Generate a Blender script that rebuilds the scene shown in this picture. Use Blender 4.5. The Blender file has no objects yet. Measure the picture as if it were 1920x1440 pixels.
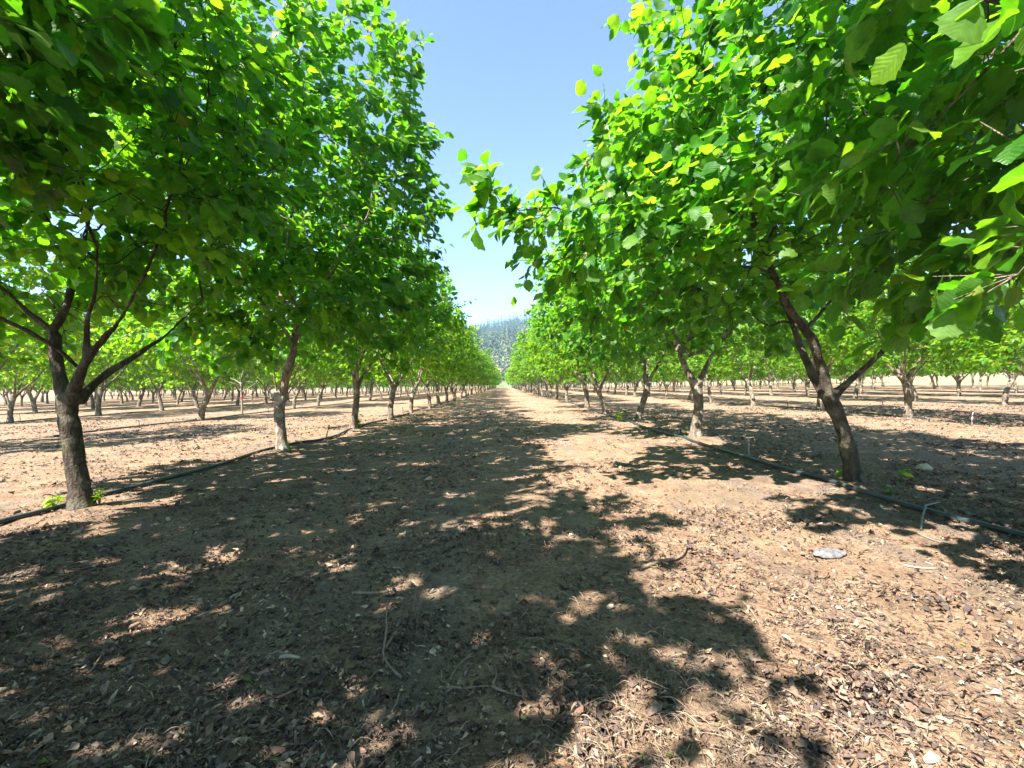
import bpy, math, numpy as np
from mathutils import Vector, Matrix, Euler

R = math.radians
rng = np.random.default_rng(7)
S = bpy.context.scene
COL = S.collection
PI = math.pi

# ------------------------------------------------------------------ camera
CAM_H = 0.9
FPX = 853.0                                   # focal length in photo pixels (1920 wide)
CAM_M = (Matrix.Rotation(R(-1.0), 4, 'Z') @ Matrix.Rotation(R(90.13), 4, 'X') @ Matrix.Rotation(R(-1.0), 4, 'Z'))
cam_d = bpy.data.cameras.new('camera')
cam = bpy.data.objects.new('camera', cam_d)
COL.objects.link(cam)
cam.matrix_world = Matrix.Translation((0, 0, CAM_H)) @ CAM_M
cam_d.sensor_width = 36
cam_d.lens = 36 * FPX / 1920
cam_d.clip_start = 0.05
cam_d.clip_end = 5000
S.camera = cam


def ray(px, py):
    return CAM_M.to_3x3() @ Vector(((px - 960) / FPX, (720 - py) / FPX, -1))


def P(px, py, Y):                             # world point seen at a photo pixel, at depth Y
    d = ray(px, py)
    t = Y / d.y
    return np.array((d.x * t, Y, CAM_H + d.z * t))


def G(px, py):                                # ground point seen at a photo pixel
    d = ray(px, py)
    t = -CAM_H / d.z
    x, y = d.x * t, d.y * t
    return np.array((x, y, float(ground_z(np.array([x]), np.array([y]))[0])))


# ------------------------------------------------------------------ noise, terrain
_H = np.random.default_rng(3).random((256, 256))


def vnoise(x, y):
    xi, yi = np.floor(x).astype(int), np.floor(y).astype(int)
    fx, fy = x - xi, y - yi
    fx, fy = fx * fx * (3 - 2 * fx), fy * fy * (3 - 2 * fy)
    a = _H[xi % 256, yi % 256]; b = _H[(xi + 1) % 256, yi % 256]
    c = _H[xi % 256, (yi + 1) % 256]; d = _H[(xi + 1) % 256, (yi + 1) % 256]
    return (a * (1 - fx) + b * fx) * (1 - fy) + (c * (1 - fx) + d * fx) * fy - 0.5


def ground_z(x, y):
    x = np.asarray(x, float); y = np.asarray(y, float)
    z = 0.05 * vnoise(x * .45 + 9, y * .35) + 0.03 * vnoise(x * 1.3, y * 1.1 + 5)
    fade = np.clip(1.4 - np.hypot(x, y) / 16, 0, 1)
    z = z + fade * (0.018 * vnoise(x * 4.1, y * 4.1) + 0.012 * vnoise(x * 9.3 + 3, y * 9.3) + 0.016 * vnoise(x * 19, y * 19 + 4))
    for mx, my in ((-3.16, 3.47), (-3.1, 6.42), (2.99, 3.84), (2.96, 6.98), (-3.2, 9.5), (3.04, 10.3)):
        z = z + .045 * np.exp(-((x - mx) ** 2 + (y - my) ** 2) / .09)
    far = np.clip(np.abs(x) - 62, 0, 400)
    z = z + far * 0.035 + 0.00009 * far ** 2
    return z


# ------------------------------------------------------------------ mesh helpers
class MB:
    """collects vertices and faces (3 or 4 corners), with a uv per vertex and a random value per face"""
    def __init__(self):
        self.v, self.f4, self.f3, self.uv, self.r4, self.r3, self.n = [], [], [], [], [], [], 0

    def add(self, v, q=None, t=None, uv=None, r4=None, r3=None):
        v = np.asarray(v, float).reshape(-1, 3)
        self.v.append(v)
        self.uv.append(np.zeros((len(v), 2)) if uv is None else np.asarray(uv, float).reshape(-1, 2))
        if q is not None and len(q):
            q = np.asarray(q, int).reshape(-1, 4) + self.n
            self.f4.append(q); self.r4.append(np.zeros(len(q)) if r4 is None else np.broadcast_to(r4, (len(q),)))
        if t is not None and len(t):
            t = np.asarray(t, int).reshape(-1, 3) + self.n
            self.f3.append(t); self.r3.append(np.zeros(len(t)) if r3 is None else np.broadcast_to(r3, (len(t),)))
        self.n += len(v)
        return self

    def arrays(self):
        v = np.concatenate(self.v) if self.v else np.zeros((0, 3))
        q = np.concatenate(self.f4) if self.f4 else np.zeros((0, 4), int)
        t = np.concatenate(self.f3) if self.f3 else np.zeros((0, 3), int)
        return v, q, t

    def mesh(self, name, mat=None, smooth=True, uv=False, rnd=False):
        v, q, t = self.arrays()
        me = bpy.data.meshes.new(name)
        me.vertices.add(len(v)); me.vertices.foreach_set('co', v.ravel())
        nl = q.size + t.size
        li = np.concatenate((q.ravel(), t.ravel()))
        me.loops.add(nl); me.loops.foreach_set('vertex_index', li.astype(np.int32))
        np_ = len(q) + len(t)
        st = np.concatenate((np.arange(len(q)) * 4, q.size + np.arange(len(t)) * 3)).astype(np.int32)
        me.polygons.add(np_); me.polygons.foreach_set('loop_start', st)
        me.polygons.foreach_set('use_smooth', np.full(np_, smooth))
        if uv:
            l = me.uv_layers.new(name='UVMap')
            l.data.foreach_set('uv', np.concatenate(self.uv)[li].ravel())
        if rnd:
            a = me.attributes.new('rnd', 'FLOAT', 'FACE')
            a.data.foreach_set('value', np.concatenate([x for x in self.r4 + self.r3] or [np.zeros(0)]).astype(np.float32))
        me.update(calc_edges=True)
        if mat is not None:
            me.materials.append(mat)
        return me

    def obj(self, name, mat=None, parent=None, loc=None, **k):
        o = bpy.data.objects.new(name, self.mesh(name, mat, **k))
        COL.objects.link(o)
        if parent is not None:
            o.parent = parent
        if loc is not None:
            o.location = loc
        return o


def tag(o, label=None, cat=None, group=None, kind=None):
    for k, val in (('label', label), ('category', cat), ('group', group), ('kind', kind)):
        if val:
            o[k] = val
    return o


def empty(name, loc, rz=0.0, sc=1.0):
    o = bpy.data.objects.new(name, None)
    COL.objects.link(o)
    o.location = loc; o.rotation_euler = (0, 0, rz); o.scale = (sc,) * 3
    o.empty_display_size = 0.2
    return o


def norm(a):
    return a / np.maximum(np.linalg.norm(a, axis=-1, keepdims=True), 1e-9)


def smooth_path(pts, step):
    """Catmull-Rom through pts (k x d), resampled about every step metres"""
    p = np.asarray(pts, float)
    if len(p) < 3:
        n = max(2, int(np.linalg.norm(p[-1, :3] - p[0, :3]) / step) + 1)
        s = np.linspace(0, 1, n)[:, None]
        return p[0] * (1 - s) + p[-1] * s
    e = np.vstack((2 * p[0] - p[1], p, 2 * p[-1] - p[-2]))
    out = []
    for i in range(1, len(e) - 2):
        a, b, c, d = e[i - 1], e[i], e[i + 1], e[i + 2]
        n = max(1, int(round(np.linalg.norm(c[:3] - b[:3]) / step)))
        for s in np.arange(n) / n:
            out.append(.5 * (2 * b + (c - a) * s + (2 * a - 5 * b + 4 * c - d) * s * s + (3 * b - a - 3 * c + d) * s ** 3))
    out.append(e[-2])
    return np.array(out)


def add_tube(mb, pts, rad, sides=6, r=0.0):
    p = np.asarray(pts, float); rad = np.broadcast_to(rad, (len(p),)).astype(float)
    t = norm(np.gradient(p, axis=0))
    u = np.cross(t, (0.0, 0.0, 1.0)); bad = np.linalg.norm(u, axis=1) < .15
    u[bad] = np.cross(t[bad], (1.0, 0.0, 0.0))
    for i in range(1, len(p)):
        w = u[i - 1] - t[i] * np.dot(u[i - 1], t[i])
        u[i] = w if np.linalg.norm(w) > 1e-6 else u[i]
    u = norm(u); w = np.cross(t, u)
    a = np.arange(sides) * 2 * PI / sides
    v = p[:, None] + rad[:, None, None] * (np.cos(a)[None, :, None] * u[:, None] + np.sin(a)[None, :, None] * w[:, None])
    k = len(p)
    v = np.concatenate((v.reshape(-1, 3), p[:1], p[-1:]))
    i, j = np.meshgrid(np.arange(k - 1), np.arange(sides), indexing='ij')
    j2 = (j + 1) % sides
    q = np.stack((i * sides + j, i * sides + j2, (i + 1) * sides + j2, (i + 1) * sides + j), -1).reshape(-1, 4)
    jj = np.arange(sides); jn = (jj + 1) % sides
    c = np.concatenate((np.stack((jn, jj, np.full(sides, k * sides)), -1),
                        np.stack((jj + (k - 1) * sides, jn + (k - 1) * sides, np.full(sides, k * sides + 1)), -1)))
    mb.add(v, q, c, r4=r, r3=r)
    return mb


def add_lathe(mb, prof, c=(0, 0, 0), sides=12):
    prof = np.asarray(prof, float)
    z = prof[:, 1]
    a = np.arange(sides) * 2 * PI / sides
    v = np.stack((prof[:, :1] * np.cos(a), prof[:, :1] * np.sin(a), np.repeat(z[:, None], sides, 1)), -1).reshape(-1, 3) + np.asarray(c)
    k = len(prof)
    i, j = np.meshgrid(np.arange(k - 1), np.arange(sides), indexing='ij'); j2 = (j + 1) % sides
    mb.add(v, np.stack((i * sides + j, i * sides + j2, (i + 1) * sides + j2, (i + 1) * sides + j), -1).reshape(-1, 4))
    return mb


def remesh(mb, voxel, smooth=3):
    """fuse overlapping tubes into one skin (voxel remesh), so limbs grow out of the trunk"""
    o = mb.obj('wood_source')
    m = o.modifiers.new('r', 'REMESH'); m.mode = 'VOXEL'; m.voxel_size = voxel
    s = o.modifiers.new('s', 'SMOOTH'); s.factor = .6; s.iterations = smooth
    dg = bpy.context.evaluated_depsgraph_get()
    ev = o.evaluated_get(dg); me = ev.to_mesh()
    v = np.empty(len(me.vertices) * 3); me.vertices.foreach_get('co', v)
    n = np.empty(len(me.vertices) * 3); me.vertices.foreach_get('normal', n)
    q = np.empty(len(me.loops), np.int32); me.loops.foreach_get('vertex_index', q)
    tot = np.empty(len(me.polygons), np.int32); me.polygons.foreach_get('loop_total', tot)
    st = np.empty(len(me.polygons), np.int32); me.polygons.foreach_get('loop_start', st)
    ev.to_mesh_clear()
    d = o.data; bpy.data.objects.remove(o); bpy.data.meshes.remove(d)
    i4 = st[tot == 4]; i3 = st[tot == 3]
    return (v.reshape(-1, 3), n.reshape(-1, 3), q[i4[:, None] + np.arange(4)], q[i3[:, None] + np.arange(3)])


# ------------------------------------------------------------------ materials
def new_mat(name):
    m = bpy.data.materials.new(name); m.use_nodes = True
    nt = m.node_tree; nt.nodes.clear()
    return m, nt


def nd(nt, typ, **k):
    n = nt.nodes.new(typ)
    for a, b in k.items():
        if a == 'i':
            for s, val in b.items():
                if isinstance(val, bpy.types.NodeSocket):
                    nt.links.new(val, n.inputs[s])
                else:
                    n.inputs[s].default_value = val
        else:
            setattr(n, a, b)
    return n


def ramp(nt, fac, stops, interp='LINEAR'):
    n = nt.nodes.new('ShaderNodeValToRGB'); cr = n.color_ramp; cr.interpolation = interp
    while len(cr.elements) < len(stops):
        cr.elements.new(.5)
    for e, (p, c) in zip(cr.elements, stops):
        e.position = p; e.color = (*c, 1) if len(c) == 3 else c
    nt.links.new(fac, n.inputs[0])
    return n.outputs[0]


def noise(nt, vec, scale, detail=4, rough=.55, out='Fac', dist=0.0):
    n = nd(nt, 'ShaderNodeTexNoise', i={'Scale': scale, 'Detail': detail, 'Roughness': rough, 'Distortion': dist})
    if vec is not None:
        nt.links.new(vec, n.inputs['Vector'])
    return n.outputs[out]


def mixc(nt, fac, a, b, mode='MIX'):
    n = nd(nt, 'ShaderNodeMix', data_type='RGBA', blend_type=mode)
    for s, val in ((0, fac), (6, a), (7, b)):
        if isinstance(val, bpy.types.NodeSocket):
            nt.links.new(val, n.inputs[s])
        else:
            n.inputs[s].default_value = val if s == 0 else (*val, 1)
    return n.outputs[2]


def math_n(nt, op, a, b=None, clamp=False):
    n = nd(nt, 'ShaderNodeMath', operation=op, use_clamp=clamp)
    for s, val in ((0, a), (1, b)):
        if val is None:
            continue
        if isinstance(val, bpy.types.NodeSocket):
            nt.links.new(val, n.inputs[s])
        else:
            n.inputs[s].default_value = val
    return n.outputs[0]


def finish(nt, shader):
    o = nt.nodes.new('ShaderNodeOutputMaterial'); nt.links.new(shader, o.inputs['Surface'])


def attr(nt, name):
    return nd(nt, 'ShaderNodeAttribute', attribute_name=name).outputs['Fac']


def leaf_material(name, veins, tint=(1, 1, 1)):
    m, nt = new_mat(name)
    r = attr(nt, 'rnd')
    t3 = lambda c: tuple(a * b for a, b in zip(c, tint))
    base = ramp(nt, r, [(0, t3((.012, .080, .005))), (.40, t3((.030, .135, .006))), (.75, t3((.088, .205, .010))), (.93, t3((.125, .245, .016))), (1, t3((.15, .22, .03)))])
    trans = ramp(nt, r, [(0, t3((.08, .40, .006))), (.5, t3((.20, .54, .008))), (.78, t3((.31, .62, .012))), (.92, t3((.38, .66, .02))), (1, t3((.36, .50, .05)))])
    under = mixc(nt, .5, base, (.115, .19, .07))
    back = nd(nt, 'ShaderNodeNewGeometry').outputs['Backfacing']
    col = mixc(nt, back, base, under)
    ps = nd(nt, 'ShaderNodeNewGeometry').outputs['Position']
    blot = ramp(nt, noise(nt, ps, 30, 3, .6), [(.3, (.72, .74, .66)), (.7, (1.2, 1.16, 1.1))])
    col = mixc(nt, 1.0, col, blot, 'MULTIPLY')
    trans = mixc(nt, 1.0, trans, blot, 'MULTIPLY')
    bs = nd(nt, 'ShaderNodeBsdfPrincipled', i={'Base Color': col, 'Roughness': ramp(nt, noise(nt, ps, 9, 2), [(.3, (.34,) * 3), (.7, (.6,) * 3)]), 'Specular IOR Level': .42})
    tr = nd(nt, 'ShaderNodeBsdfTranslucent', i={'Color': trans})
    if veins:
        uv = nd(nt, 'ShaderNodeSeparateXYZ', i={0: nd(nt, 'ShaderNodeUVMap', uv_map='UVMap').outputs[0]})
        av = math_n(nt, 'ABSOLUTE', uv.outputs[1])
        t = math_n(nt, 'SUBTRACT', uv.outputs[0], math_n(nt, 'MULTIPLY', av, .75))
        w = math_n(nt, 'SINE', math_n(nt, 'ADD', math_n(nt, 'MULTIPLY', t, 2 * PI * 7.5), math_n(nt, 'MULTIPLY', noise(nt, ps, 45, 2), 3.0)))
        h = math_n(nt, 'ADD', math_n(nt, 'MULTIPLY', w, .5), noise(nt, None, 300, 2))
        bp = nd(nt, 'ShaderNodeBump', i={'Strength': .35, 'Distance': .002, 'Height': h})
        nt.links.new(bp.outputs[0], bs.inputs['Normal'])
        rib = math_n(nt, 'LESS_THAN', av, .012)
        vein = math_n(nt, 'MAXIMUM', rib, math_n(nt, 'MULTIPLY', math_n(nt, 'GREATER_THAN', w, .965), .5))
        nt.links.new(mixc(nt, math_n(nt, 'MULTIPLY', vein, .3), trans, (.30, .55, .10)), tr.inputs['Color'])
        nt.links.new(mixc(nt, math_n(nt, 'MULTIPLY', vein, .12), col, (.12, .26, .06)), bs.inputs['Base Color'])
    mx = nd(nt, 'ShaderNodeMixShader', i={0: .54, 1: bs.outputs[0], 2: tr.outputs[0]})
    finish(nt, mx.outputs[0])
    return m


def bark_material(name, br, moss):
    m, nt = new_mat(name)
    tc = nd(nt, 'ShaderNodeTexCoord').outputs['Object']
    st = nd(nt, 'ShaderNodeMapping', i={0: tc, 'Scale': (1, 1, .35)}).outputs[0]
    n1 = noise(nt, st, 26, 6, .65)
    n2 = noise(nt, tc, 7, 5, .6)
    n3 = noise(nt, tc, 60, 3, .6)
    c = ramp(nt, n1, [(.28, tuple(a * br for a in (.024, .018, .014))), (.5, tuple(a * br for a in (.078, .060, .046))), (.72, tuple(a * br for a in (.155, .128, .098)))])
    c = mixc(nt, ramp(nt, n2, [(.52, (0, 0, 0)), (.60, (.75,) * 3)]), c, tuple(min(.4, a * br) for a in (.20, .18, .145)))
    c = mixc(nt, ramp(nt, noise(nt, tc, 11, 5, .7), [(.53, (0, 0, 0)), (.66, (moss,) * 3)]), c, (.095 * br ** .5, .10 * br ** .5, .042 * br ** .5))
    c = mixc(nt, ramp(nt, n3, [(.62, (0, 0, 0)), (.7, (.5,) * 3)]), c, (.035, .025, .02))
    h = math_n(nt, 'ADD', n1, math_n(nt, 'MULTIPLY', n3, .45))
    bp = nd(nt, 'ShaderNodeBump', i={'Strength': 1.0, 'Distance': .035, 'Height': h})
    b = nd(nt, 'ShaderNodeBsdfPrincipled', i={'Base Color': c, 'Roughness': .9, 'Normal': bp.outputs[0], 'Specular IOR Level': .2})
    finish(nt, b.outputs[0])
    return m


def simple_mat(name, col, rough=.6, var=.35, scale=18, bump=0.0, spec=.4, obj=True):
    m, nt = new_mat(name)
    tc = nd(nt, 'ShaderNodeTexCoord').outputs['Object']
    n = noise(nt, tc, scale, 5, .6)
    c = ramp(nt, n, [(.3, tuple(x * (1 - var) for x in col)), (.7, tuple(min(1, x * (1 + var)) for x in col))])
    b = nd(nt, 'ShaderNodeBsdfPrincipled', i={'Base Color': c, 'Roughness': rough, 'Specular IOR Level': spec})
    if bump:
        bp = nd(nt, 'ShaderNodeBump', i={'Strength': .8, 'Distance': bump, 'Height': n})
        nt.links.new(bp.outputs[0], b.inputs['Normal'])
    finish(nt, b.outputs[0])
    return m


def ground_material():
    m, nt = new_mat('orchard_soil')
    pos = nd(nt, 'ShaderNodeNewGeometry').outputs['Position']
    x = nd(nt, 'ShaderNodeSeparateXYZ', i={0: pos}).outputs[0]
    big = noise(nt, pos, .55, 5, .6)
    mid = noise(nt, pos, 5, 6, .65)
    fine = noise(nt, pos, 45, 6, .7)
    vfine = noise(nt, pos, 160, 4, .7)
    soil = ramp(nt, mid, [(.30, (.215, .14, .095)), (.5, (.36, .235, .152)), (.7, (.46, .315, .212))])
    soil = mixc(nt, ramp(nt, fine, [(.35, (.65,) * 3), (.55, (0,) * 3)]), soil, (.075, .047, .036))
    soil = mixc(nt, ramp(nt, vfine, [(.57, (0,) * 3), (.68, (.7,) * 3)]), soil, (.47, .35, .25))
    soil = mixc(nt, ramp(nt, noise(nt, pos, 24, 5, .7), [(.57, (0,) * 3), (.66, (.7,) * 3)]), soil, (.21, .10, .066))
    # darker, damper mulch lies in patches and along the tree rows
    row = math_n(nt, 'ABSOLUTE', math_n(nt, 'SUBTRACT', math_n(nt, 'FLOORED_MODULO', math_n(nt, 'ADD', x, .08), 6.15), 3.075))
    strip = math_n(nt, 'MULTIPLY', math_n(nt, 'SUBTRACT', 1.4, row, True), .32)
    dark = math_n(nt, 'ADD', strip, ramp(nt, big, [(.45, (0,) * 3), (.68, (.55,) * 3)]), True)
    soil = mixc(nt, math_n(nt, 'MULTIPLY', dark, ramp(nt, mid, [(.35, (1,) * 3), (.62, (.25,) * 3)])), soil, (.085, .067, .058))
    tracks = nd(nt, 'ShaderNodeMapping', i={0: pos, 'Scale': (2.6, .22, 1)}).outputs[0]
    soil = mixc(nt, ramp(nt, noise(nt, tracks, 1.0, 4, .6), [(.50, (0,) * 3), (.66, (.55,) * 3)]), soil, (.185, .165, .15))
    moss = ramp(nt, noise(nt, pos, .9, 6, .65), [(.56, (0,) * 3), (.68, (.5,) * 3)])
    soil = mixc(nt, moss, soil, (.14, .145, .09))
    # dry grass outside the orchard
    out = math_n(nt, 'MULTIPLY', math_n(nt, 'SUBTRACT', x, 50.0), .25, True)
    grass = ramp(nt, noise(nt, pos, .15, 6, .65), [(.3, (.19, .155, .085)), (.7, (.31, .26, .15))])
    soil = mixc(nt, out, soil, grass)
    h = math_n(nt, 'ADD', math_n(nt, 'MULTIPLY', fine, 1.0), math_n(nt, 'MULTIPLY', vfine, .4))
    bp = nd(nt, 'ShaderNodeBump', i={'Strength': 1.0, 'Distance': .03, 'Height': h})
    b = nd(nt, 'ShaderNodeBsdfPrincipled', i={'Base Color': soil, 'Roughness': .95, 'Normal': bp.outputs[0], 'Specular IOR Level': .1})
    finish(nt, b.outputs[0])
    return m


def litter_material():
    m, nt = new_mat('dry_litter')
    r = attr(nt, 'rnd')
    c = ramp(nt, r, [(0, (.072, .058, .053)), (.18, (.125, .09, .078)), (.36, (.20, .12, .088)), (.55, (.27, .19, .14)),
                     (.74, (.20, .17, .14)), (.88, (.44, .32, .21)), (.965, (.56, .45, .33)), (1, (.10, .16, .03))])
    tc = nd(nt, 'ShaderNodeNewGeometry').outputs['Position']
    c = mixc(nt, ramp(nt, noise(nt, tc, 90, 3), [(.35, (.5,) * 3), (.6, (0,) * 3)]), c, (.05, .032, .024))
    b = nd(nt, 'ShaderNodeBsdfPrincipled', i={'Base Color': c, 'Roughness': .85, 'Specular IOR Level': .15})
    tr = nd(nt, 'ShaderNodeBsdfTranslucent', i={'Color': c})
    finish(nt, nd(nt, 'ShaderNodeMixShader', i={0: .12, 1: b.outputs[0], 2: tr.outputs[0]}).outputs[0])
    return m


M_LEAF = leaf_material('hazel_leaf', True)
M_LEAF_FAR = leaf_material('hazel_leaf_far', False, (1.45, 1.06, .9))
M_BARK = bark_material('bark', 1.75, .5)
M_BARK_DARK = bark_material('mossy_shaded_bark', .68, .6)  # dark brown mossy bark, its colour darkened further to stand for shade
M_BARK_PALE = bark_material('pale_bark', 2.5, .35)
M_GROUND = ground_material()
M_LITTER = litter_material()
M_HOSE = simple_mat('black_polythene', (.030, .040, .048), .36, .5, 9, 0, .5)
M_WOOD_DRY = simple_mat('dry_twig', (.19, .14, .10), .85, .45, 40, .003, .2)
M_WOOD_PALE = simple_mat('bleached_wood', (.36, .30, .23), .85, .3, 30, .003, .2)
M_SPROUT = simple_mat('sucker_bark', (.26, .17, .115), .8, .35, 40, .002, .25)
M_STAKE = simple_mat('dark_stake', (.10, .065, .05), .7, .4, 30)
M_NOZZLE = simple_mat('pale_nozzle', (.27, .24, .27), .5, .2, 30)
M_CORD = simple_mat('grey_cord', (.16, .18, .155), .8, .4, 60, .002)
M_PLASTIC = simple_mat('grey_plastic', (.12, .115, .12), .35, .5, 40, .002, .6)
M_STONE = simple_mat('pale_stone', (.42, .36, .27), .9, .3, 40, .004, .2)
M_WOOD_GREY = simple_mat('grey_dead_bark', (.20, .175, .14), .85, .35, 30, .003, .2)
M_RED = simple_mat('red_tape', (.45, .05, .05), .5, .2, 20)
M_WEED = leaf_material('weed_leaf', False, (2.0, 1.35, 1.6))
M_HUSK = simple_mat('nut_husk', (.22, .28, .09), .7, .35, 60, .003, .2)

# ------------------------------------------------------------------ leaves
_X = np.array([0, .06, .16, .28, .41, .54, .66, .77, .87, .95, 1.0])
_W = np.array([.03, .20, .33, .41, .445, .44, .395, .31, .20, .075, 0.0])


def leaf_template(lod):
    if lod == 0:
        x, w = _X, _W.copy()
        w[1::2] *= 1.08; w[2::2] *= .92
    elif lod == 1:
        x = np.array([0, .18, .42, .68, .88, 1.0]); w = np.array([.04, .35, .46, .40, .19, 0])
    else:
        x = np.array([0, .30, .70, 1.0]); w = np.array([.06, .46, .38, 0])
    if lod == 3:                                # a shred or chip
        x = np.array([0, .55, 1.0]); w = np.array([.2, .42, .06])
    k = len(x)
    mid = np.stack((x, np.zeros(k)), -1)
    ex = x.copy()
    if lod == 0:                                # serrated edge: alternate corners step forward
        ex[1:-1:2] += .03; ex[0] -= .03; ex[1] -= .05
    v = np.concatenate((mid, np.stack((ex, w), -1), np.stack((ex, -w), -1)))
    i = np.arange(k - 1)
    q = np.concatenate((np.stack((i, i + 1, k + i + 1, k + i), -1), np.stack((i, 2 * k + i, 2 * k + i + 1, i + 1), -1)))
    return v, q


TPL = [leaf_template(i) for i in range(4)]


def add_leaves(mb, pos, tdir, nrm, size, lod, rnd, g, curl=.25, fold=.22, wide=1.0, jit=0.0):
    tv, tq = TPL[lod]
    n = len(pos)
    t = norm(tdir); nn = norm(nrm - t * np.sum(nrm * t, -1, keepdims=True)); s = np.cross(nn, t)
    c = (g.normal(curl, .22, n))[:, None]; f = (g.normal(fold, .16, n))[:, None]
    tw = g.normal(0, .18, n)[:, None]
    x, y = tv[None, :, 0], tv[None, :, 1] * np.reshape(wide, (-1, 1))
    z = -c * x * x + f * np.abs(y) + tw * y * x
    wav = .045 * np.sin(x * 11 + np.sign(y) * 1.7 + g.random(n)[:, None] * 6) * (np.abs(y) * 2) + .03 * np.sin(x * 5 + g.random(n)[:, None] * 6)
    z = z + wav
    v = pos[:, None] + size[:, None, None] * (x[..., None] * t[:, None] + y[..., None] * s[:, None] + z[..., None] * nn[:, None])
    if jit:
        v = v + g.normal(0, 1, v.shape) * (size * jit)[:, None, None]
    m = len(tv)
    q = tq[None] + (np.arange(n) * m)[:, None, None]
    uv = np.broadcast_to(tv[None], (n, m, 2))
    mb.add(v.reshape(-1, 3), q.reshape(-1, 4), uv=uv.reshape(-1, 2), r4=np.repeat(rnd, len(tq)))


# ------------------------------------------------------------------ tree growing
def grow(nodes, parents, pts, D, di, dk, g, up=.05, iters=90):
    """space colonisation: branches reach out from the given wood toward points spread through the crown"""
    cap = 9000
    pos = np.zeros((cap, 3)); par = np.full(cap, -1, int)
    n = len(nodes); pos[:n] = nodes; par[:n] = parents
    A = pts.copy()
    nd_, ni = np.full(len(A), 1e9), np.zeros(len(A), int)

    def upd(lo, hi):
        for s in range(lo, hi, 400):
            e = min(hi, s + 400)
            d = np.linalg.norm(A[:, None] - pos[None, s:e], axis=2)
            j = d.argmin(1); dm = d[np.arange(len(A)), j]
            b = dm < nd_
            nd_[b] = dm[b]; ni[b] = j[b] + s
    upd(0, n)
    kids = {}
    for it in range(iters):
        act = nd_ < di
        if not act.any():
            di *= 1.3
            if di > 4: break
            continue
        u, inv = np.unique(ni[act], return_inverse=True)
        d = norm(A[act] - pos[ni[act]])
        s = np.zeros((len(u), 3)); np.add.at(s, inv, d)
        dirs = norm(norm(s) + g.normal(0, .16, s.shape) + np.array((0, 0, up)))
        lo = n
        for k, i in enumerate(u):
            q = pos[i] + D * dirs[k]
            if any(np.linalg.norm(pos[c] - q) < .35 * D for c in kids.get(i, ())):
                continue
            if n >= cap: break
            pos[n] = q; par[n] = i; kids.setdefault(i, []).append(n); n += 1
        if n == lo: break
        upd(lo, n)
        keep = nd_ > dk
        A = A[keep]; nd_ = nd_[keep]; ni = ni[keep]
        if not len(A): break
    return pos[:n], par[:n]


def ellipsoid_points(ells, n, g, clear=None):
    w = np.array([e[1][0] * e[1][1] * e[1][2] for e in ells]) ** .75; w /= w.sum()
    out = []
    for (c, r), k in zip(ells, (w * n).astype(int) + 1):
        d = norm(g.normal(size=(k, 3))); rr = g.random(k) ** (1 / 3.6)
        p = np.asarray(c) + d * rr[:, None] * np.asarray(r)
        # uneven outline: push the surface in and out in lumps
        lump = 1 + .22 * np.sin(d[:, 0] * 5 + c[1]) * np.sin(d[:, 1] * 4 + 1.3 + c[0]) + .12 * np.sin(d[:, 2] * 9 + d[:, 0] * 7)
        out.append(np.asarray(c) + (p - np.asarray(c)) * lump[:, None])
    p = np.concatenate(out)
    return p if clear is None else p[clear(p)]


def make_wood(limbs, voxel, g, knots=()):
    """limbs: list of polylines of (x, y, z, r). Returns trunk MB and (nodes, parents, radii)"""
    src = MB(); nodes, par, rad = [], [], []
    for li, L in enumerate(limbs):
        s = smooth_path(L, .05)
        s[:, :3] += np.cumsum(g.normal(0, .0014, (len(s), 3)), 0)
        add_tube(src, s[:, :3], s[:, 3] * (1 + .05 * g.normal(size=len(s))), 12)
        sk = s[::2] if len(s) > 5 else s
        base = -1
        if nodes:
            base = int(np.argmin(np.linalg.norm(np.array(nodes) - sk[0, :3], axis=1)))
        for k in sk:
            nodes.append(k[:3]); rad.append(k[3]); par.append(base); base = len(nodes) - 1
    for c, r in knots:
        th = np.linspace(0, PI, 7)
        add_tube(src, np.asarray(c) + np.stack((np.zeros(7), np.zeros(7), -np.cos(th) * r), -1), np.maximum(np.sin(th), .05) * r, 10)
    v, n, q, t = remesh(src, voxel)
    k = np.stack((v[:, 0] * 9, v[:, 1] * 9, v[:, 2] * 3.2), -1)
    bump = vnoise(k[:, 0] + k[:, 2] * .6, k[:, 1] - k[:, 2] * .8) + .6 * vnoise(k[:, 0] * 2.7 + 7, k[:, 1] * 2.7 + k[:, 2] * 1.4)
    v = v + n * (bump * .009)[:, None]
    mb = MB(); mb.add(v, q, t)
    return mb, np.array(nodes), np.array(par), np.array(rad)


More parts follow.
